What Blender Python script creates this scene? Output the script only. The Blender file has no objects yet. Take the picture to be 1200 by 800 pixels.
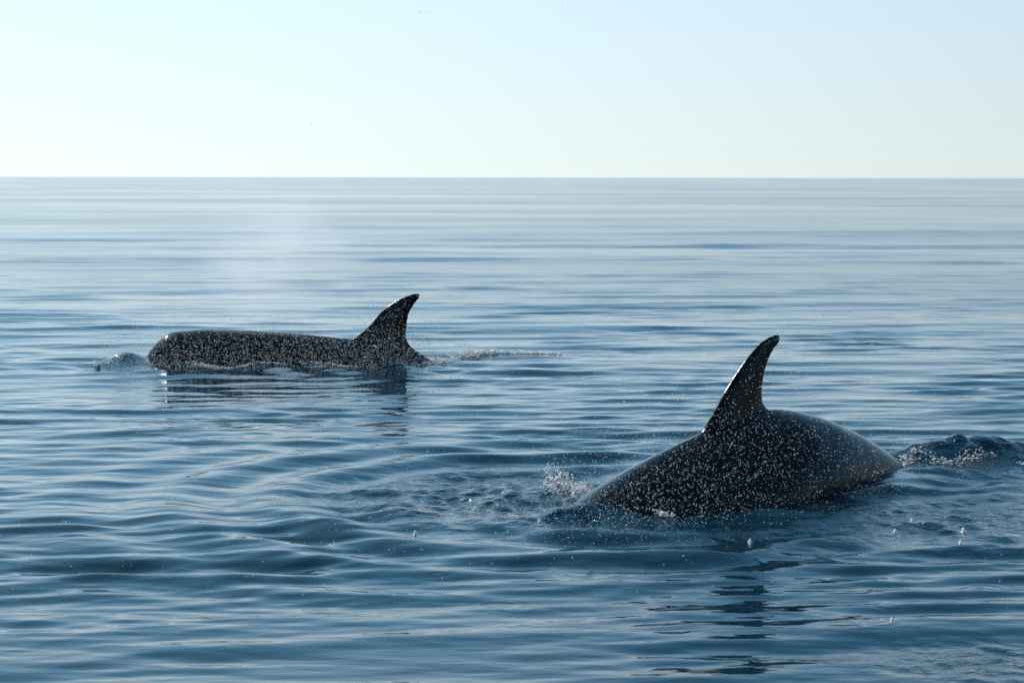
import bpy, bmesh, math, random
import numpy as np
from mathutils import Vector, Matrix

random.seed(7)
rng = np.random.default_rng(11)
sc = bpy.context.scene
C = sc.collection

# ------------------------------------------------------------------ camera
CAM_H = 2.5
cam_d = bpy.data.cameras.new('camera')
cam = bpy.data.objects.new('camera', cam_d)
C.objects.link(cam)
cam_d.sensor_width = 36.0
cam_d.lens = 75.0
cam_d.clip_start = 0.1
cam_d.clip_end = 200000.0
cam.location = (0, 0, CAM_H)
cam.rotation_euler = (math.radians(90) - math.atan(192 / 2500), math.radians(-0.09), 0)
cam_d.dof.use_dof = True
cam_d.dof.focus_distance = 21.0
cam_d.dof.aperture_fstop = 5.0
sc.camera = cam

# ------------------------------------------------------------- sky and sun
SUN_EL = math.radians(37)
SUN_AZ = math.radians(-38)          # measured from +Y, negative is to the left
world = bpy.data.worlds.new('World')
sc.world = world
world.use_nodes = True
wn, wl = world.node_tree.nodes, world.node_tree.links
wn.clear()
sky = wn.new('ShaderNodeTexSky')
sky.sky_type = 'NISHITA'
sky.sun_disc = False
sky.sun_elevation = SUN_EL
sky.sun_rotation = SUN_AZ
sky.air_density = 0.5
sky.dust_density = 0.2
sky.ozone_density = 2.0
bg = wn.new('ShaderNodeBackground')
bg.inputs['Strength'].default_value = 0.15
wo = wn.new('ShaderNodeOutputWorld')
# sea haze: a pale band round the whole horizon, brighter towards the sun (forward scatter)
def wmath(op, a, b=None, clamp=False):
    n = wn.new('ShaderNodeMath'); n.operation = op; n.use_clamp = clamp
    for i, v in enumerate((a, b)):
        if v is None: continue
        if isinstance(v, (int, float)): n.inputs[i].default_value = v
        else: wl.new(v, n.inputs[i])
    return n.outputs[0]
wtc = wn.new('ShaderNodeTexCoord')
wsep = wn.new('ShaderNodeSeparateXYZ'); wl.new(wtc.outputs['Generated'], wsep.inputs[0])
hz_f = wmath('MULTIPLY', wmath('EXPONENT', wmath('MULTIPLY', wmath('POWER', wmath('ABSOLUTE', wsep.outputs['Z']), 2.0), -26.0)), 0.84)
wdot = wmath('ADD', wmath('MULTIPLY', wsep.outputs['X'], math.sin(SUN_AZ)), wmath('MULTIPLY', wsep.outputs['Y'], math.cos(SUN_AZ)))
hz_l = wmath('MULTIPLY', wmath('MAXIMUM', wmath('ADD', wmath('MULTIPLY', wdot, 0.85), 0.29), 0.34), 4.25)
hz_c = wn.new('ShaderNodeVectorMath'); hz_c.operation = 'SCALE'
hz_c.inputs[0].default_value = (1.0, 0.955, 0.985); wl.new(hz_l, hz_c.inputs['Scale'])
wmix = wn.new('ShaderNodeMix'); wmix.data_type = 'RGBA'
wtint = wn.new('ShaderNodeMix'); wtint.data_type = 'RGBA'; wtint.blend_type = 'MULTIPLY'; wtint.inputs['Factor'].default_value = 1.0
wtint.inputs['B'].default_value = (0.66, 1.10, 0.96, 1)          # the photograph's cool white balance
wl.new(sky.outputs['Color'], wtint.inputs['A'])
wl.new(hz_f, wmix.inputs['Factor']); wl.new(wtint.outputs['Result'], wmix.inputs['A']); wl.new(hz_c.outputs[0], wmix.inputs['B'])
wl.new(wmix.outputs['Result'], bg.inputs['Color'])
wl.new(bg.outputs['Background'], wo.inputs['Surface'])

sun_d = bpy.data.lights.new('sun', 'SUN')
sun_d.energy = 4.2
sun_d.angle = math.radians(0.53)
sun_d.color = (1.0, 0.95, 0.88)
sun = bpy.data.objects.new('sun', sun_d)
C.objects.link(sun)
sdir = Vector((math.sin(SUN_AZ) * math.cos(SUN_EL), math.cos(SUN_AZ) * math.cos(SUN_EL), math.sin(SUN_EL)))
sun.rotation_euler = sdir.to_track_quat('Z', 'Y').to_euler()
sun.location = sdir * 60

sc.view_settings.view_transform = 'Standard'
sc.view_settings.look = 'None'
sc.view_settings.exposure = 0.40
sc.view_settings.gamma = 1.0
sc.render.engine = 'CYCLES'
sc.cycles.use_denoising = True
sc.cycles.max_bounces = 8
sc.cycles.transmission_bounces = 6
sc.cycles.sample_clamp_indirect = 6.0


# ----------------------------------------------------------------- helpers
def new_mat(name):
    m = bpy.data.materials.new(name)
    m.use_nodes = True
    m.node_tree.nodes.clear()
    return m, m.node_tree.nodes, m.node_tree.links


def tag(o, label=None, cat=None, group=None, kind=None):
    if label: o['label'] = label
    if cat: o['category'] = cat
    if group: o['group'] = group
    if kind: o['kind'] = kind
    return o


def mesh_np(name, verts, faces_list, smooth=True):
    """faces_list: int arrays (n,3) and/or (n,4)"""
    me = bpy.data.meshes.new(name)
    me.vertices.add(len(verts))
    me.vertices.foreach_set('co', np.ascontiguousarray(verts, dtype=np.float32).ravel())
    loops = np.concatenate([f.ravel() for f in faces_list]).astype(np.int32)
    totals = np.concatenate([np.full(len(f), f.shape[1]) for f in faces_list]).astype(np.int32)
    starts = np.concatenate([[0], np.cumsum(totals)[:-1]]).astype(np.int32)
    me.loops.add(len(loops))
    me.loops.foreach_set('vertex_index', loops)
    me.polygons.add(len(totals))
    me.polygons.foreach_set('loop_start', starts)
    me.polygons.foreach_set('loop_total', totals)
    me.polygons.foreach_set('use_smooth', np.full(len(totals), smooth, dtype=bool))
    me.update(calc_edges=True)
    return me


def link(name, me, mat=None, parent=None):
    o = bpy.data.objects.new(name, me)
    C.objects.link(o)
    if mat: me.materials.append(mat)
    if parent: o.parent = parent
    return o


# --------------------------------------------------------------- materials
def water_material():
    m, n, l = new_mat('sea_water')
    out = n.new('ShaderNodeOutputMaterial')
    p = n.new('ShaderNodeBsdfPrincipled')
    p.inputs['Base Color'].default_value = (0.001, 0.020, 0.036, 1)
    p.inputs['Roughness'].default_value = 0.04
    p.inputs['IOR'].default_value = 1.333
    tc = n.new('ShaderNodeTexCoord')
    # fine wind ripple everywhere
    mp = n.new('ShaderNodeMapping'); mp.inputs['Scale'].default_value = (1.6, 4.0, 1)
    nz = n.new('ShaderNodeTexNoise'); nz.inputs['Scale'].default_value = 1.2; nz.inputs['Detail'].default_value = 2.5
    nz.inputs['Roughness'].default_value = 0.45
    l.new(tc.outputs['Object'], mp.inputs['Vector']); l.new(mp.outputs['Vector'], nz.inputs['Vector'])
    b1 = n.new('ShaderNodeBump'); b1.inputs['Strength'].default_value = 0.5; b1.inputs['Distance'].default_value = 0.02
    l.new(nz.outputs['Fac'], b1.inputs['Height'])
    # broken water where drops rain down and flukes have churned it
    at = n.new('ShaderNodeAttribute'); at.attribute_name = 'churn'
    nz2 = n.new('ShaderNodeTexNoise'); nz2.inputs['Scale'].default_value = 9.0; nz2.inputs['Detail'].default_value = 4.0
    nz2.inputs['Roughness'].default_value = 0.6
    l.new(tc.outputs['Object'], nz2.inputs['Vector'])
    mu = n.new('ShaderNodeMath'); mu.operation = 'MULTIPLY'
    l.new(nz2.outputs['Fac'], mu.inputs[0]); l.new(at.outputs['Fac'], mu.inputs[1])
    b2 = n.new('ShaderNodeBump'); b2.inputs['Strength'].default_value = 1.0; b2.inputs['Distance'].default_value = 0.05
    l.new(mu.outputs[0], b2.inputs['Height']); l.new(b1.outputs['Normal'], b2.inputs['Normal'])
    l.new(b2.outputs['Normal'], p.inputs['Normal'])
    ra = n.new('ShaderNodeAttribute'); ra.attribute_name = 'ripple'
    # wind lanes: long patches of smoother and rougher water
    mp3 = n.new('ShaderNodeMapping'); mp3.inputs['Scale'].default_value = (0.012, 0.03, 1)
    nz3 = n.new('ShaderNodeTexNoise'); nz3.inputs['Scale'].default_value = 1.0; nz3.inputs['Detail'].default_value = 5.0
    l.new(tc.outputs['Object'], mp3.inputs['Vector']); l.new(mp3.outputs['Vector'], nz3.inputs['Vector'])
    mr3 = n.new('ShaderNodeMapRange'); mr3.inputs['From Min'].default_value = 0.3; mr3.inputs['From Max'].default_value = 0.7
    mr3.inputs['To Min'].default_value = 0.55; mr3.inputs['To Max'].default_value = 1.25
    l.new(nz3.outputs['Fac'], mr3.inputs['Value'])
    mu3 = n.new('ShaderNodeMath'); mu3.operation = 'MULTIPLY'
    l.new(ra.outputs['Fac'], mu3.inputs[0]); l.new(mr3.outputs['Result'], mu3.inputs[1])
    l.new(mu3.outputs[0], p.inputs['Roughness'])
    l.new(p.outputs['BSDF'], out.inputs['Surface'])
    return m


def skin_material(name, saddle_x, saddle_z):
    m, n, l = new_mat(name)
    out = n.new('ShaderNodeOutputMaterial')
    p = n.new('ShaderNodeBsdfPrincipled')
    p.inputs['IOR'].default_value = 1.36
    p.inputs['Specular IOR Level'].default_value = 0.32
    tc = n.new('ShaderNodeTexCoord')
    at = n.new('ShaderNodeAttribute'); at.attribute_name = 'saddle_sheen'
    at2 = n.new('ShaderNodeAttribute'); at2.attribute_name = 'white'
    nz = n.new('ShaderNodeTexNoise'); nz.inputs['Scale'].default_value = 6.0; nz.inputs['Detail'].default_value = 5
    l.new(tc.outputs['Object'], nz.inputs['Vector'])
    mx = n.new('ShaderNodeMix'); mx.data_type = 'RGBA'
    mx.inputs['A'].default_value = (0.004, 0.0042, 0.0048, 1)
    mx.inputs['B'].default_value = (0.030, 0.037, 0.050, 1)  # natural grey of the patch, blued with painted-in sky sheen
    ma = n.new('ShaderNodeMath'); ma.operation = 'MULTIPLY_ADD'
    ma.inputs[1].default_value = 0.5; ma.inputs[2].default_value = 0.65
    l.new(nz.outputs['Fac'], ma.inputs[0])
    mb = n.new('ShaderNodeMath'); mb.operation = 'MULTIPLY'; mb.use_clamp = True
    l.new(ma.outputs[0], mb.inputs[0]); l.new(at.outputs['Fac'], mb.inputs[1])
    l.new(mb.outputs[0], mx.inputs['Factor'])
    mw = n.new('ShaderNodeMix'); mw.data_type = 'RGBA'
    mw.inputs['B'].default_value = (0.75, 0.75, 0.72, 1)
    l.new(mx.outputs['Result'], mw.inputs['A']); l.new(at2.outputs['Fac'], mw.inputs['Factor'])
    l.new(mw.outputs['Result'], p.inputs['Base Color'])
    # faint scratches and wet film
    nr = n.new('ShaderNodeTexNoise'); nr.inputs['Scale'].default_value = 14; nr.inputs['Detail'].default_value = 4
    l.new(tc.outputs['Object'], nr.inputs['Vector'])
    rr = n.new('ShaderNodeMapRange'); rr.inputs['To Min'].default_value = 0.10; rr.inputs['To Max'].default_value = 0.26
    l.new(nr.outputs['Fac'], rr.inputs['Value']); l.new(rr.outputs['Result'], p.inputs['Roughness'])
    bp = n.new('ShaderNodeBump'); bp.inputs['Strength'].default_value = 0.25; bp.inputs['Distance'].default_value = 0.01
    l.new(nr.outputs['Fac'], bp.inputs['Height']); l.new(bp.outputs['Normal'], p.inputs['Normal'])
    l.new(p.outputs['BSDF'], out.inputs['Surface'])
    return m


def wet_white(name, glass, base, radius):
    """drops and foam: light scatters through them, so they glow when lit from behind"""
    m, n, l = new_mat(name)
    out = n.new('ShaderNodeOutputMaterial')
    gl = n.new('ShaderNodeBsdfGlass'); gl.inputs['IOR'].default_value = 1.333; gl.inputs['Roughness'].default_value = 0.03
    p = n.new('ShaderNodeBsdfPrincipled')
    p.inputs['Base Color'].default_value = base
    p.inputs['Subsurface Weight'].default_value = 1.0
    p.inputs['Subsurface Radius'].default_value = (radius, radius * 0.95, radius * 0.9)
    p.inputs['Subsurface Scale'].default_value = 1.0
    p.inputs['Roughness'].default_value = 0.3
    p.inputs['IOR'].default_value = 1.33
    mx = n.new('ShaderNodeMixShader'); mx.inputs['Fac'].default_value = glass
    l.new(p.outputs['BSDF'], mx.inputs[1]); l.new(gl.outputs['BSDF'], mx.inputs[2])
    l.new(mx.outputs['Shader'], out.inputs['Surface'])
    return m


def drop_material():
    return wet_white('water_drop', 0.6, (0.98, 0.96, 0.95, 1), 0.01)


def foam_material():
    return wet_white('white_foam', 0.25, (0.98, 0.965, 0.955, 1), 0.02)


MAT_WATER = water_material()
MAT_DROP = drop_material()
MAT_FOAM = foam_material()

# --------------------------------------------------------------------- sea
# near orca: a vertical mid-plane through ORCA_P, its tail pointing along ORCA_A
ORCA_P = np.array([1.8, 16.75])
ORCA_A = math.radians(42)
FAR_P = np.array([-4.93, 28.4])       # snout of the far orca, heading left


def wave_set():
    waves = []
    bands = [  # wavelength range, count, rms slope, spread (rad)
        (40.0, 110.0, 14, 0.005, 0.30),
        (16.0, 40.0, 24, 0.007, 0.22),
        (7.0, 16.0, 26, 0.013, 0.22),
        (3.0, 7.0, 30, 0.026, 0.22),
        (1.3, 3.0, 30, 0.036, 0.22),
        (0.7, 1.3, 36, 0.056, 0.20),
        (0.38, 0.7, 44, 0.072, 0.22),
        (0.22, 0.38, 36, 0.036, 0.34),
    ]
    for lo, hi, n, rms, spread in bands:
        for i in range(n):
            lam = math.exp(rng.uniform(math.log(lo), math.log(hi)))
            k = 2 * math.pi / lam
            th = rng.normal(0.10, spread) + math.pi / 2
            slope = rms * math.sqrt(2.0 / n)
            waves.append((k * math.cos(th), k * math.sin(th), slope / k, rng.uniform(0, 2 * math.pi), lam))
    return waves


WAVES = wave_set()
CHOP = []
for i in range(34):
    lam = math.exp(rng.uniform(math.log(0.13), math.log(0.38)))
    k = 2 * math.pi / lam
    th = rng.uniform(0, 2 * math.pi)
    CHOP.append((k * math.cos(th), k * math.sin(th), 0.20 * math.sqrt(2 / 34) / k, rng.uniform(0, 6.28), lam))
GROUPS = []
for i in range(22):
    lam = math.exp(rng.uniform(math.log(7), math.log(150)))
    th = rng.normal(math.pi / 2, 0.30)
    GROUPS.append((2 * math.pi / lam * math.cos(th), 2 * math.pi / lam * math.sin(th), rng.uniform(0, 6.28)))
RINGS = []
for i in range(22):
    RINGS.append((rng.uniform(-0.6, 4.6), rng.uniform(10.8, 15.6), rng.uniform(0.03, 0.16), rng.uniform(0.0004, 0.0013)))


def gauss(x, y, cx, cy, sx, sy, ang=0.0):
    c, s = math.cos(ang), math.sin(ang)
    u = (x - cx) * c + (y - cy) * s
    v = -(x - cx) * s + (y - cy) * c
    return np.exp(-0.5 * ((u / sx) ** 2 + (v / sy) ** 2))


def churn_mask(x, y):
    m = 0.9 * gauss(x, y, -0.15, 16.7, 0.75, 0.85)
    m += 0.5 * gauss(x, y, 0.6, 15.6, 0.7, 0.5)
    m += 1.5 * gauss(x, y, 4.0, 18.55, 0.62, 0.40)
    m += 0.55 * gauss(x, y, 3.2, 15.6, 1.2, 0.9)
    m += 0.55 * gauss(x, y, 2.45, 10.9, 0.40, 0.35)
    m += 0.9 * gauss(x, y, -0.3, 29.9, 0.85, 0.28)
    m += 0.6 * gauss(x, y, -4.8, 28.0, 0.5, 0.4)
    return m


def sea_height(x, y, spacing):
    """spacing: local mesh spacing; shorter waves fade out where the mesh cannot carry them"""
    h = np.zeros_like(x)
    # slicks: short waves come and go in long patches
    patch = 0.72 + 0.30 * np.sin(0.21 * x + 0.55 * y + 1.3) * np.sin(0.37 * x - 0.23 * y + 0.4) \
        + 0.22 * np.sin(0.9 * y + 0.25 * x + 2.0) + 0.16 * np.sin(1.7 * x - 0.6 * y)
    patch = np.clip(patch, 0.25, 1.3)
    far = np.clip((np.sqrt(x * x + y * y) - 34) / 60, 0, 1)     # the long swell only shows its slope far out
    low = 0.28 + 0.72 * np.clip((np.sqrt(x * x + y * y) - 15) / 18, 0, 1)
    # the gliding body flattens the long waves along its sides
    still = 1 - 0.85 * np.exp(-0.5 * (np.maximum(np.abs(x + 2.6) - 2.2, 0) / 1.2) ** 2 - 0.5 * ((y - 28.0) / 2.2) ** 2)
    # far out the waves run in groups: pale flats with bundles of steeper, darker ripples between
    fargrp = np.clip((np.sqrt(x * x + y * y) - 26) / 30, 0, 1)
    gn = np.zeros_like(x)
    for gx, gy, gp in GROUPS:
        gn += np.sin(gx * x + gy * y + gp)
    gn /= math.sqrt(len(GROUPS) / 2)
    group = 0.62 + 0.62 * np.clip(gn, -0.6, 1.3)
    calm = 1 - 0.15 * np.clip((np.sqrt(x * x + y * y) - 24) / 60, 0, 1)   # glassier away from the animals
    for kx, ky, a, ph, lam in WAVES:
        w = np.clip((lam / spacing - 1.9) / 1.2, 0, 1)
        if lam < 1.3:
            w = w * patch
        elif lam > 16:
            w = w * far
        if lam < 1.3:
            w = w * calm
        else:
            w = w * (1 - fargrp + fargrp * group)
        if 1.3 < lam < 16:
            w = w * low
        if lam > 1.8:
            w = w * still
        t = kx * x + ky * y + ph
        s = np.sin(t)
        # crests a little narrower than troughs
        h += w * a * (s - 0.22 * np.cos(2 * t))
    near = (np.abs(x) < 8) & (y > 8) & (y < 33)
    xn, yn, sn = x[near], y[near], spacing[near]
    hn = np.zeros_like(xn)
    ch = np.zeros_like(xn)
    for kx, ky, a, ph, lam in CHOP:
        ch += np.clip((lam / sn - 2.2) / 2.0, 0, 1) * a * np.sin(kx * xn + ky * yn + ph)
    hn += ch * churn_mask(xn, yn)
    hn += 0.045 * np.exp(-0.5 * ((yn - 27.8) / 0.8) ** 2) * np.clip((xn + 5.6) / 0.5, 0, 1) * np.clip((-0.9 - xn) / 0.8, 0, 1)
    # rings spreading from the diving orca's head
    cx, cy = 0.62, 16.6
    dx, dy = xn - cx, yn - cy
    r = np.sqrt(dx * dx + dy * dy)
    side = 0.35 + 0.65 * np.clip(0.5 - dx / (r + 0.3) * 0.9, 0, 1)
    env = np.exp(-0.5 * ((r - 2.5) / 1.2) ** 2)
    hn += 0.021 * side * env * np.cos(2 * math.pi * (r - 0.06 * np.sin(3 * np.arctan2(dy, dx))) / 0.86 + 0.8)
    # bow ridge pushed up in front of the head
    hn += 0.12 * gauss(xn, yn, 0.50, 15.5, 0.34, 0.16, 0.2)
    hn -= 0.05 * gauss(xn, yn, 0.3, 16.3, 0.5, 0.4)
    # rings round the body, reflecting off the flank
    ax = math.cos(ORCA_A), math.sin(ORCA_A)
    u = (xn - ORCA_P[0]) * ax[0] + (yn - ORCA_P[1]) * ax[1]
    v = -(xn - ORCA_P[0]) * ax[1] + (yn - ORCA_P[1]) * ax[0]
    rr = np.sqrt((np.maximum(np.abs(u - 0.2) - 1.3, 0)) ** 2 + v ** 2)
    hn += 0.012 * np.exp(-0.5 * ((rr - 1.5) / 0.7) ** 2) * np.cos(2 * math.pi * rr / 0.62)
    # water heaped over the sinking tail stock
    hn += 0.20 * gauss(xn, yn, 4.05, 18.75, 0.42, 0.26, 0.25) + 0.07 * gauss(xn, yn, 3.45, 18.5, 0.25, 0.2)
    hn += 0.022 * gauss(xn, yn, -3.0, 27.7, 2.0, 0.5) * (np.sin(4.1 * xn + 1.0) + np.sin(7.3 * xn + 5 * yn))
    hn += 0.05 * gauss(xn, yn, 4.7, 18.4, 0.4, 0.25)
    hn += 0.09 * gauss(xn, yn, 3.25, 17.55, 0.40, 0.22, 0.6)
    # far orca: bow hump and wake ridge
    hn += 0.13 * gauss(xn, yn, -5.10, 28.3, 0.17, 0.25) + 0.05 * gauss(xn, yn, -0.3, 29.8, 0.9, 0.22)
    for (qx, qy, rad, amp) in RINGS:
        d = np.sqrt((xn - qx) ** 2 + (yn - qy) ** 2)
        hn += amp * np.exp(-0.5 * ((d - rad) / 0.05) ** 2) * np.cos(2 * math.pi * (d - rad) / 0.085)
    h[near] += hn
    return h


def build_sea():
    # distance rows, finer where the ripples are seen large
    ds = [0.4]
    while ds[-1] < 40000:
        d = ds[-1]
        if d < 9.0:
            st = max(0.03, min(0.25, (9.0 - d) * 0.08 + 0.018))
        else:
            st = max(0.016, 0.65 * d * d / 5333.0)
            st = min(st, 0.5 * d)
        ds.append(d + st)
    ds = np.array(ds)
    a_in = np.linspace(-21, 21, 780)
    wing = 21 + 339 / 2 * (np.linspace(0, 1, 36)[1:] ** 1.6)
    ang = np.radians(np.concatenate([-(wing[::-1])[1:], a_in, wing]))[:-1]
    # close the circle: last column joins the first
    A, D = np.meshgrid(ang, ds)
    X = D * np.sin(A); Y = D * np.cos(A)
    dr = np.gradient(ds)[:, None]
    da = np.abs(np.gradient(ang))[None, :]
    S = np.maximum(dr + 0 * A, 0.5 * D * da)
    Z = sea_height(X.ravel(), Y.ravel(), S.ravel()).reshape(X.shape)
    fade = np.clip(D / 3.0, 0, 1)
    Z = Z * fade
    nr, nc = X.shape
    V = np.stack([X.ravel(), Y.ravel(), Z.ravel()], 1)
    idx = np.arange(nr * nc).reshape(nr, nc)
    nx = np.roll(idx, -1, axis=1)
    F = np.stack([idx[:-1], nx[:-1], nx[1:], idx[1:]], -1).reshape(-1, 4)[:, ::-1]
    V = np.vstack([V, [[0, 0, 0]]])
    T = np.stack([np.full(nc, nr * nc), nx[0], idx[0]], -1)[:, ::-1]
    me = mesh_np('sea', V, [F, T])
    at = me.attributes.new('churn', 'FLOAT', 'POINT')
    ch = np.clip(churn_mask(V[:, 0], V[:, 1]), 0, 1.2)
    at.data.foreach_set('value', ch.astype(np.float32))
    # ripples too small for the mesh this far out roughen the surface instead
    sp = np.concatenate([S.ravel(), [0.1]])
    var = np.zeros(len(V))
    for kx, ky, a, ph, lam in WAVES:
        if lam < 40:
            var += (1 - np.clip((lam / sp - 1.9) / 1.2, 0, 1)) * 0.01 * (a * a) * (kx * kx + ky * ky)
    rg = np.sqrt(np.sqrt(2 * var)).clip(0.03, 0.5)
    ar = me.attributes.new('ripple', 'FLOAT', 'POINT')
    ar.data.foreach_set('value', rg.astype(np.float32))
    o = link('sea', me, MAT_WATER)
    tag(o, 'calm deep blue sea with long low ripples reaching the horizon', 'sea', kind='structure')
    return o


sea = build_sea()


# ------------------------------------------------------------------- orcas
def interp(xs, pts):
    px = np.array([p[0] for p in pts]); pz = np.array([p[1] for p in pts])
    # monotone-ish smooth interpolation: linear then smoothed by the caller's dense stations
    return np.interp(xs, px, pz)


def smooth1(a, n):
    a = a.copy()
    for _ in range(n):
        b = a.copy(); b[1:-1] = 0.25 * a[:-2] + 0.5 * a[1:-1] + 0.25 * a[2:]; a = b
    return a


# half-height, half-width along the body as fractions of length
HH = [(0.0, 0.012), (0.01, 0.03), (0.03, 0.048), (0.06, 0.062), (0.12, 0.077), (0.22, 0.092), (0.34, 0.101), (0.45, 0.100),
      (0.56, 0.088), (0.68, 0.066), (0.80, 0.044), (0.90, 0.030), (0.96, 0.018), (1.0, 0.008)]
HW = [(0.0, 0.012), (0.01, 0.028), (0.03, 0.045), (0.06, 0.060), (0.12, 0.076), (0.22, 0.092), (0.34, 0.100), (0.45, 0.097),
      (0.56, 0.082), (0.68, 0.055), (0.80, 0.030), (0.90, 0.017), (0.96, 0.014), (1.0, 0.008)]


def loft(bm, rings, cap=True):
    rows = [[bm.verts.new(p) for p in r] for r in rings]
    n = len(rows[0])
    for a, b in zip(rows[:-1], rows[1:]):
        for i in range(n):
            bm.faces.new((a[i], a[(i + 1) % n], b[(i + 1) % n], b[i]))
    if cap:
        bm.faces.new(rows[0][::-1]); bm.faces.new(rows[-1])


def make_orca(name, L, x0, back, lead, trail, label, voxel=0.014):
    """Body lofted along x (snout at x0, tail at x0+L) hung under the given back line."""
    bm = bmesh.new()
    xs = np.concatenate([np.linspace(0, 0.06, 14)[:-1], np.linspace(0.06, 1, 90)])
    top = smooth1(interp(xs * L + x0, back), 3)
    hh = smooth1(interp(xs, HH), 2) * L
    hw = smooth1(interp(xs, HW), 2) * L * 0.92
    rings = []
    n = 40
    for s, t, a, b in zip(xs, top, hh, hw):
        r = []
        for i in range(n):
            th = 2 * math.pi * i / n
            cy, cz = math.cos(th), math.sin(th)
            # the back narrows to a ridge under and ahead of the fin
            e = 1.0 + (0.38 * math.exp(-((s - 0.42) / 0.17) ** 2) if cz > 0 else 0.0)
            yy = math.copysign(abs(cy) ** e, cy) * b
            zz = math.copysign(abs(cz) ** e, cz) * a
            r.append((s * L + x0, yy, t - a + zz))
        rings.append(r)
    loft(bm, rings)
    # dorsal fin: airfoil sections stacked from inside the back to the tip
    lz = np.array([p[1] for p in lead]); lx = np.array([p[0] for p in lead])
    tz = np.array([p[1] for p in trail]); tx = np.array([p[0] for p in trail])
    z0, z1 = min(lz.min(), tz.min()), max(lz.max(), tz.max())
    zs = z0 + (z1 - z0) * (1 - (1 - np.linspace(0, 1, 46)) ** 1.35)
    xl = smooth1(np.interp(zs, lz, lx), 2); xt = smooth1(np.interp(zs, tz, tx), 2)
    rings = []
    for z, a, b in zip(zs, xl, xt):
        f = (z - z0) / (z1 - z0)
        th = 0.085 * (1 - f) ** 1.1 + 0.020 + 0.16 * max(0, 0.28 - f) ** 1.3
        if f > 0.94:
            th *= max(0.55, 1 - (f - 0.94) * 6)
        w = max(b - a, 0.02)
        r = []
        for i in range(28):
            ph = 2 * math.pi * i / 28
            c = 0.5 - 0.5 * math.cos(ph)
            prof = (abs(math.sin(ph)) ** 0.85) * (1.0 - 0.35 * c) * th
            r.append((a + w * c, math.copysign(prof, math.sin(ph)) * (1 if abs(math.sin(ph)) > 1e-6 else 0), z))
        rings.append(r)
    loft(bm, rings)

    def centre(s):
        return (interp(np.array([s * L + x0]), back)[0] - interp(np.array([s]), HH)[0] * L)
    # flippers: broad paddles, held out and down
    for sd in (-1, 1):
        sx, cz = 0.20 * L + x0, centre(0.20) - 0.03 * L
        rings = []
        for k in range(14):
            f = k / 13
            span = 0.16 * L * f
            chord = L * (0.045 + 0.030 * math.sin(math.pi * min(1, f * 0.9))) * (1 if f < 0.85 else math.sqrt(max(0.05, 1 - ((f - 0.85) / 0.15) ** 2)))
            thick = 0.05 * (1 - 0.7 * f)
            yc = sd * (0.065 * L + span * 0.85); zc = cz - span * 0.5; xc = sx + 0.55 * span
            rings.append([(xc + chord * math.cos(q), yc + 0.2 * thick * math.sin(q) * sd, zc + thick * math.sin(q)) for q in np.linspace(0, 2 * math.pi, 18, endpoint=False)])
        loft(bm, rings)
    # tail flukes
    fx, fz = 0.965 * L + x0, centre(0.965)
    for sd in (-1, 1):
        rings = []
        for k in range(14):
            f = k / 13
            y = sd * f * 0.14 * L
            ch = L * (0.058 * (1 - f) ** 0.8 + 0.006)
            xc = fx - 0.01 * L + 0.05 * L * f ** 1.3 + 0.01 * L * (1 - f)
            th = 0.035 * (1 - 0.7 * f)
            rings.append([(xc + ch * math.cos(q), y, fz + th * math.sin(q)) for q in np.linspace(0, 2 * math.pi, 16, endpoint=False)])
        loft(bm, rings)
    bmesh.ops.recalc_face_normals(bm, faces=bm.faces)
    raw = bpy.data.meshes.new(name + '_raw')
    bm.to_mesh(raw); bm.free()
    tmp = bpy.data.objects.new(name + '_raw', raw); C.objects.link(tmp)
    md = tmp.modifiers.new('remesh', 'REMESH'); md.mode = 'VOXEL'; md.voxel_size = voxel; md.use_smooth_shade = True
    ms = tmp.modifiers.new('smooth', 'SMOOTH'); ms.factor = 0.5; ms.iterations = 5
    dg = bpy.context.evaluated_depsgraph_get()
    me = bpy.data.meshes.new_from_object(tmp.evaluated_get(dg))
    me.name = name
    bpy.data.objects.remove(tmp); bpy.data.meshes.remove(raw)
    me.materials.clear()
    me.polygons.foreach_set('use_smooth', np.full(len(me.polygons), True, dtype=bool))
    # colour pattern; grey patch behind the fin widened as a painted sky sheen
    co = np.zeros(len(me.vertices) * 3, dtype=np.float32); me.vertices.foreach_get('co', co); co = co.reshape(-1, 3)
    s = (co[:, 0] - x0) / L
    tz_ = np.interp(co[:, 0], xs * L + x0, top); hz = np.interp(s, xs, hh)
    rel = (co[:, 2] - (tz_ - hz)) / np.maximum(hz, 0.02)     # +1 back, -1 belly
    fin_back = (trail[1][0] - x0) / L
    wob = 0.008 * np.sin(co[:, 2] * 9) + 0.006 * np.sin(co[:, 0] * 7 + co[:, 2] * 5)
    sad_sheen = np.clip((s + wob - fin_back + 0.012 - 0.02 * (1 - rel)) / 0.035, 0, 1) * np.clip((fin_back + 0.24 - 0.03 * (1 - rel) - s + wob) / 0.10, 0, 1)
    sad_sheen *= np.clip((rel - 0.02) / 0.4, 0, 1) * np.clip((1.12 - rel) / 0.08, 0, 1)
    wht = np.clip((-0.62 - rel) / 0.06, 0, 1) * np.clip((0.80 - s) / 0.05, 0, 1)
    for nm, arr in (('saddle_sheen', sad_sheen), ('white', wht)):
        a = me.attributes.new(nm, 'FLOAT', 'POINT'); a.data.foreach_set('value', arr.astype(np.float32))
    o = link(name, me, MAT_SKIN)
    tag(o, label, 'orca', 'orcas at the surface')
    # eyes, low on the sides of the head
    for sd in (-1, 1):
        eb = bmesh.new(); bmesh.ops.create_uvsphere(eb, u_segments=12, v_segments=8, radius=0.022)
        em = bpy.data.meshes.new('eye'); eb.to_mesh(em); eb.free()
        e = link('eye', em, MAT_EYE, o)
        e.location = (0.10 * L + x0, sd * 0.069 * L, centre(0.10) - 0.01 * L)
    return o


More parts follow.
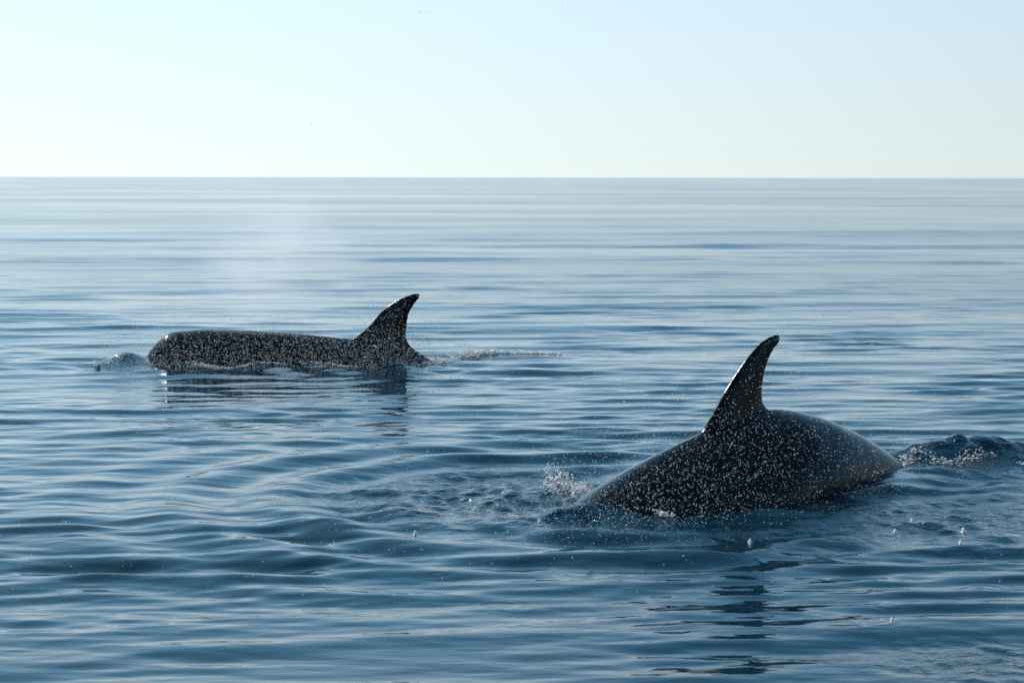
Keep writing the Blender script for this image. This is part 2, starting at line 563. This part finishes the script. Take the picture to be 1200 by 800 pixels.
MAT_SKIN = skin_material('orca_skin', 0, 0)
m_, n_, l_ = new_mat('orca_eye')
q_ = n_.new('ShaderNodeBsdfPrincipled'); q_.inputs['Base Color'].default_value = (0.01, 0.008, 0.006, 1); q_.inputs['Roughness'].default_value = 0.1
o_ = n_.new('ShaderNodeOutputMaterial'); l_.new(q_.outputs['BSDF'], o_.inputs['Surface'])
MAT_EYE = m_

far_back = [(-0.05, -0.06), (0.0, 0.03), (0.05, 0.12), (0.11, 0.215), (0.18, 0.295), (0.27, 0.370), (0.36, 0.425), (0.44, 0.460), (0.54, 0.452), (0.83, 0.479), (1.4, 0.467), (2.083, 0.422),
            (2.652, 0.36), (2.9, 0.33), (3.2, 0.27), (3.563, 0.17), (3.847, 0.06), (4.4, -0.10), (5.2, -0.30), (6.0, -0.45), (6.6, -0.5)]
far_lead = [(2.40, 0.02), (2.536, 0.16), (2.651, 0.255), (2.742, 0.305), (2.823, 0.365), (2.994, 0.49), (3.097, 0.604), (3.177, 0.707), (3.292, 0.798),
            (3.417, 0.878), (3.554, 0.935), (3.634, 0.958)]
far_trail = [(3.90, 0.02), (3.824, 0.09), (3.631, 0.205), (3.552, 0.285), (3.518, 0.365), (3.524, 0.49), (3.541, 0.604), (3.564, 0.707),
             (3.622, 0.798), (3.679, 0.878), (3.713, 0.918), (3.702, 0.958)]
orca_far = make_orca('orca', 6.4, -0.04, far_back, far_lead, far_trail,
                     'orca gliding level with its blunt head and whole back above water, wake trailing behind')
orca_far.location = (FAR_P[0], FAR_P[1], 0)

near_back = [(-3.0, -0.95), (-2.5, -0.48), (-2.1, -0.14), (-1.85, 0.01), (-1.658, 0.105), (-1.526, 0.168), (-1.392, 0.223), (-1.121, 0.327), (-0.843, 0.413), (-0.607, 0.479),
             (-0.415, 0.53), (-0.17, 0.585), (0.08, 0.64), (0.261, 0.66), (0.489, 0.651), (0.646, 0.626), (0.968, 0.553), (1.411, 0.391), (1.754, 0.23),
             (2.108, 0.02), (2.6, -0.30), (3.6, -0.9)]
near_lead = [(-0.58, 0.38), (-0.50, 0.46), (-0.415, 0.537), (-0.348, 0.625), (-0.27, 0.713), (-0.193, 0.808), (-0.105, 0.903), (-0.016, 0.992), (0.073, 1.075),
             (0.234, 1.195), (0.346, 1.237), (0.407, 1.251)]
near_trail = [(0.56, 0.38), (0.45, 0.58), (0.375, 0.632), (0.302, 0.672), (0.261, 0.723), (0.254, 0.825), (0.288, 0.96), (0.348, 1.079), (0.419, 1.151),
              (0.471, 1.189), (0.48, 1.223), (0.459, 1.251)]
orca_near = make_orca('orca', 6.4, -2.85, near_back, near_lead, near_trail,
                      'orca arching into a dive with tall dorsal fin and grey-saddled back with a painted sky sheen, its head already under')
orca_near.location = (ORCA_P[0], ORCA_P[1], 0)
orca_near.rotation_euler = (0, 0, ORCA_A)


# ------------------------------------------------------------ drops, foam
def ico(sub):
    bm = bmesh.new(); bmesh.ops.create_icosphere(bm, subdivisions=sub, radius=1.0)
    bm.verts.ensure_lookup_table()
    v = np.array([x.co[:] for x in bm.verts]); f = np.array([[q.index for q in x.verts] for x in bm.faces])
    bm.free(); return v, f


ICO_V, ICO_F = ico(1)
OCT_V = np.array([(1, 0, 0), (-1, 0, 0), (0, 1, 0), (0, -1, 0), (0, 0, 1), (0, 0, -1)], dtype=float)
OCT_F = np.array([(0, 2, 4), (2, 1, 4), (1, 3, 4), (3, 0, 4), (2, 0, 5), (1, 2, 5), (3, 1, 5), (0, 3, 5)])


def blobs(name, pos, rad, mat, label, cat, stretch=0.25, small=False, flat=None):
    pos = np.asarray(pos); rad = np.asarray(rad); n = len(pos)
    bv, bf = (OCT_V, OCT_F) if small else (ICO_V, ICO_F)
    sc_ = 1 + stretch * rng.normal(size=(n, 1, 3)).clip(-1.5, 1.5)
    if flat is not None: sc_[:, :, 2] *= flat
    jit = 1 + 0.12 * rng.normal(size=(n, len(bv), 1)).clip(-1.5, 1.5)
    a = rng.uniform(0, 6.28, n); ca, sa = np.cos(a), np.sin(a)
    v = bv[None] * sc_ * jit
    x = v[..., 0] * ca[:, None] - v[..., 1] * sa[:, None]; y = v[..., 0] * sa[:, None] + v[..., 1] * ca[:, None]
    v = np.stack([x, y, v[..., 2]], -1) * rad[:, None, None] + pos[:, None, :]
    f = bf[None] + (np.arange(n) * len(bv))[:, None, None]
    me = mesh_np(name, v.reshape(-1, 3), [f.reshape(-1, 3)])
    o = link(name, me, mat)
    return tag(o, label, cat, kind='stuff')


def near_uv(u, v):
    c, s = math.cos(ORCA_A), math.sin(ORCA_A)
    return ORCA_P[0] + u * c - v * s, ORCA_P[1] + u * s + v * c


def surf(x, y):
    x = np.atleast_1d(np.asarray(x, float)); y = np.atleast_1d(np.asarray(y, float))
    sp = 0.85 * (x * x + y * y) / 5333.0
    return sea_height(x, y, np.maximum(sp, 0.016))


# blow spray raining over the near orca
N = 10500
u = rng.uniform(-1.95, 2.2, N) + rng.normal(0, 0.3, N)
x, y = near_uv(u, 0)
y = y - 0.95 + rng.normal(0, 0.45, N); x = x * (y / (y + 0.95)) + rng.normal(0, 0.1, N)
z = np.abs(rng.normal(0.0, 0.42, N)) + 0.02
tall = rng.random(N) < 0.16
z[tall] = rng.uniform(0.3, 1.45, tall.sum()); x[tall] = rng.normal(2.0, 0.45, tall.sum())
ok = (z < 1.6) & (rng.random(N) < np.clip(1.05 - 0.30 * np.maximum(u, -1), 0.25, 1))
r = 0.0016 + 0.0034 * rng.random(N) ** 2.6
blobs('spray', np.stack([x, y, z], 1)[ok], r[ok], MAT_DROP, 'fine bright drops raining down over the diving orca', 'spray')

# denser blow over the far orca
N = 12500
x = FAR_P[0] + rng.uniform(-0.35, 4.1, N) + rng.normal(0, 0.25, N); y = FAR_P[1] - 0.75 + rng.normal(0, 0.35, N)
z = np.abs(rng.normal(0, 0.30, N)) + 0.01
tall = rng.random(N) < 0.06
z[tall] = rng.uniform(0, 1.1, tall.sum()); x[tall] = rng.normal(FAR_P[0] + 3.3, 0.35, tall.sum())
r = 0.0022 + 0.0048 * rng.random(N) ** 2.2
blobs('spray', np.stack([x, y, z], 1), r, MAT_DROP, 'dense glittering spray hanging over the gliding orca', 'spray')

# thin veil of mist left by the blow: a small drifting cloud
mm, mn, ml = new_mat('blow_mist')
mo = mn.new('ShaderNodeOutputMaterial')
pv = mn.new('ShaderNodeVolumePrincipled')
pv.inputs['Color'].default_value = (0.97, 0.98, 1.0, 1)
pv.inputs['Anisotropy'].default_value = 0.6
mtc = mn.new('ShaderNodeTexCoord')
mle = mn.new('ShaderNodeVectorMath'); mle.operation = 'LENGTH'
ml.new(mtc.outputs['Object'], mle.inputs[0])
mrg = mn.new('ShaderNodeMapRange'); mrg.inputs['From Min'].default_value = 0.1; mrg.inputs['From Max'].default_value = 0.95
mrg.inputs['To Min'].default_value = 1.0; mrg.inputs['To Max'].default_value = 0.0; mrg.interpolation_type = 'SMOOTHERSTEP'
ml.new(mle.outputs['Value'], mrg.inputs['Value'])
mnz = mn.new('ShaderNodeTexNoise'); mnz.inputs['Scale'].default_value = 2.2; mnz.inputs['Detail'].default_value = 3
ml.new(mtc.outputs['Object'], mnz.inputs['Vector'])
mr2 = mn.new('ShaderNodeMapRange'); mr2.inputs['From Min'].default_value = 0.35; mr2.inputs['From Max'].default_value = 0.7
mr2.inputs['To Min'].default_value = 0.15; mr2.inputs['To Max'].default_value = 1.0
ml.new(mnz.outputs['Fac'], mr2.inputs['Value'])
mmu = mn.new('ShaderNodeMath'); mmu.operation = 'MULTIPLY'; ml.new(mrg.outputs['Result'], mmu.inputs[0]); ml.new(mr2.outputs['Result'], mmu.inputs[1])
mm2 = mn.new('ShaderNodeMath'); mm2.operation = 'MULTIPLY'; mm2.inputs[1].default_value = 0.6; ml.new(mmu.outputs[0], mm2.inputs[0])
ml.new(mm2.outputs[0], pv.inputs['Density']); ml.new(pv.outputs['Volume'], mo.inputs['Volume'])
mbm = bmesh.new(); bmesh.ops.create_icosphere(mbm, subdivisions=4, radius=1.0)
mme = bpy.data.meshes.new('mist'); mbm.to_mesh(mme); mbm.free()
mist = link('mist', mme, mm)
mist.location = (-3.3, 29.6, 1.35); mist.scale = (1.7, 1.2, 1.55)
tag(mist, 'thin pale veil of blow mist rising above the gliding orca', 'mist', kind='stuff')
sc.cycles.volume_step_rate = 1.0
sc.cycles.volume_bounces = 1

# thin scatter of falling drops across the water between the animals
N = 2600
x = rng.uniform(-4.5, 5.2, N); y = rng.uniform(12.0, 26.0, N)
z = rng.random(N) ** 2 * 0.9 + 0.01
r = 0.0022 + 0.003 * rng.random(N) ** 2
blobs('drops', np.stack([x, y, z], 1), r, MAT_DROP, 'scattered stray drops falling onto the open water between the orcas', 'drops')


def splash(centre, n, spread, height, lean, size, name, label):
    """jets of thrown water: drops strung along leaning arcs, thick at the foot"""
    P, R = [], []
    jets = max(5, n // 60)
    for j in range(jets):
        bx = rng.normal(0, spread[0]); by = rng.normal(0, spread[1]); hj = height * rng.uniform(0.35, 1.0)
        lx = lean[0] + rng.normal(0, 0.25); ly = lean[1] + rng.normal(0, 0.25)
        m = n // jets
        t = rng.random(m) ** 1.2
        P.append(np.stack([centre[0] + bx + lx * hj * t + rng.normal(0, 0.012 + 0.02 * t, m), centre[1] + by + ly * hj * t + rng.normal(0, 0.012 + 0.02 * t, m),
                           centre[2] + hj * (t * 1.6 - 0.6 * t * t) + rng.normal(0, 0.01, m)], 1))
        R.append(size * (1.15 - 0.75 * t) * rng.uniform(0.4, 1.2, m))
    return blobs(name, np.concatenate(P), np.concatenate(R), MAT_FOAM, label, 'splash', stretch=0.35)


def foam_line(name, pts, n, width, size, label, lift=0.006, flat=0.5):
    pts = np.array(pts, float)
    seg = np.linalg.norm(np.diff(pts, axis=0), axis=1); cum = np.concatenate([[0], np.cumsum(seg)])
    # clumpy along the line
    cl = rng.uniform(0, cum[-1], max(4, n // 45)); t = rng.choice(cl, n) + rng.normal(0, 0.05 * cum[-1] / 2, n)
    t = np.clip(t, 0, cum[-1])
    x = np.interp(t, cum, pts[:, 0]) + rng.normal(0, width, n); y = np.interp(t, cum, pts[:, 1]) + rng.normal(0, width, n)
    z = surf(x, y) + lift + np.abs(rng.normal(0, size, n))
    r = size * (0.35 + rng.random(n) ** 2)
    return blobs(name, np.stack([x, y, z], 1), r, MAT_FOAM, label, 'foam', stretch=0.4, flat=flat)


splash((0.43, 16.75, 0.0), 420, (0.035, 0.03), 0.26, (-0.5, 0.0), 0.012, 'splash', 'small white splash leaping beside the diving orca\'s submerging head')
splash((0.60, 16.35, 0.03), 240, (0.06, 0.05), 0.13, (-0.2, 0.0), 0.009, 'splash', 'low broken splash where the diving orca\'s back enters the water')
foam_line('foam', [(0.60, 15.98), (0.85, 15.72), (1.15, 15.55)], 700, 0.03, 0.012, 'ragged white foam along the diving orca\'s near flank')
foam_line('foam', [(3.25, 18.05), (3.5, 18.45), (3.75, 18.2), (4.15, 18.45), (4.4, 18.2), (4.8, 18.35)], 620, 0.05, 0.009, 'churned foam on the water heaped over the diving orca\'s tail')
foam_line('foam', [(-1.15, 28.2), (-0.9, 29.3), (-0.3, 29.9), (0.6, 30.0)], 1500, 0.09, 0.015, 'narrow foamy wake trailing behind the gliding orca')
splash((-5.22, 27.9, 0.01), 320, (0.15, 0.08), 0.07, (-0.3, -0.2), 0.014, 'splash', 'white bow splash at the gliding orca\'s blunt snout')
foam_line('foam', [(-4.85, 27.75), (-4.2, 27.7), (-3.3, 27.75), (-2.2, 27.8), (-1.3, 27.95)], 520, 0.07, 0.010, 'thin line of foam along the gliding orca\'s waterline')


# little crowns where heavy drops strike the water
def make_crown(name, loc, s, label, group):
    bm = bmesh.new()
    n = 12
    rings = []
    for (rr, zz) in ((0.030, -0.01), (0.020, 0.004), (0.012, 0.018), (0.008, 0.040), (0.010, 0.052), (0.004, 0.060)):
        rings.append([(rr * math.cos(q) * (1 + 0.25 * math.sin(3 * q)), rr * math.sin(q), zz) for q in np.linspace(0, 2 * math.pi, n, endpoint=False)])
    loft(bm, rings)
    for k in range(7):
        q = k * 0.9
        bmesh.ops.create_icosphere(bm, subdivisions=1, radius=0.005, matrix=Matrix.Translation((0.03 * math.cos(q), 0.03 * math.sin(q), 0.02 + 0.01 * (k % 3))))
    me = bpy.data.meshes.new(name); bm.to_mesh(me); bm.free()
    me.polygons.foreach_set('use_smooth', np.full(len(me.polygons), True, dtype=bool))
    o = link(name, me, MAT_FOAM); o.location = loc; o.scale = (s * 0.7, s * 0.7, s * 0.5)
    return tag(o, label, 'splash', group)


for (cx, cy, s) in [(2.92, 15.42, 1.1), (3.22, 15.05, 1.2), (2.72, 14.98, 0.8), (3.05, 14.35, 0.8), (-0.68, 14.9, 0.9), (1.65, 14.6, 0.9),
                    (-0.28, 16.05, 1.0), (0.2, 15.2, 0.8), (2.15, 11.9, 0.6)]:
    make_crown('drop_splash', (cx, cy, float(surf(cx, cy)[0])), s, 'tiny upright splash where a heavy drop struck the open water', 'splashes of single drops')


# -------------------------------------------------------------- far birds
mb, nb, lb = new_mat('bird_feathers')
pb = nb.new('ShaderNodeBsdfPrincipled'); pb.inputs['Base Color'].default_value = (0.6, 0.62, 0.64, 1); pb.inputs['Roughness'].default_value = 0.8
ob = nb.new('ShaderNodeOutputMaterial'); lb.new(pb.outputs['BSDF'], ob.inputs['Surface'])


def make_bird(loc, flap, heading, label, group=None):
    body = bmesh.new()
    rings = []
    for (xx, rr) in ((-0.24, 0.005), (-0.2, 0.02), (-0.12, 0.045), (0.0, 0.06), (0.1, 0.05), (0.16, 0.035), (0.21, 0.03), (0.25, 0.008)):
        rings.append([(xx, rr * math.cos(q), rr * math.sin(q)) for q in np.linspace(0, 2 * math.pi, 10, endpoint=False)])
    loft(body, rings)
    me = bpy.data.meshes.new('seabird'); body.to_mesh(me); body.free()
    o = link('seabird', me, mb)
    for sd in (-1, 1):
        w = bmesh.new(); rings = []
        for f in np.linspace(0, 1, 7):
            ch = 0.075 * (1 - f) + 0.012
            y = sd * (0.03 + 0.52 * f); z = 0.02 + flap * (math.sin(f * 1.9) * 0.22); x = 0.03 - 0.10 * f * f
            rings.append([(x + ch * math.cos(q), y, z + 0.010 * (1 - 0.7 * f) * math.sin(q)) for q in np.linspace(0, 2 * math.pi, 8, endpoint=False)])
        loft(w, rings)
        wm = bpy.data.meshes.new('wing'); w.to_mesh(wm); w.free()
        link('wing', wm, mb, o)
    o.location = loc; o.rotation_euler = (0, 0, heading)
    return tag(o, label, 'bird', group)


make_bird((-17.4, 400, 33.0), 0.6, 1.2, 'tiny pale seabird far off, high in the sky, one of a close pair', 'pair of far seabirds')
make_bird((-15.8, 400, 33.1), 0.3, 1.4, 'tiny pale seabird far off, high in the sky, one of a close pair', 'pair of far seabirds')
make_bird((-46.8, 500, 14.9), 0.5, 1.0, 'lone tiny seabird far off, low over the horizon')
print('tris', sum(len(o.data.loop_triangles) or len(o.data.polygons) for o in sc.objects if o.type == 'MESH'))
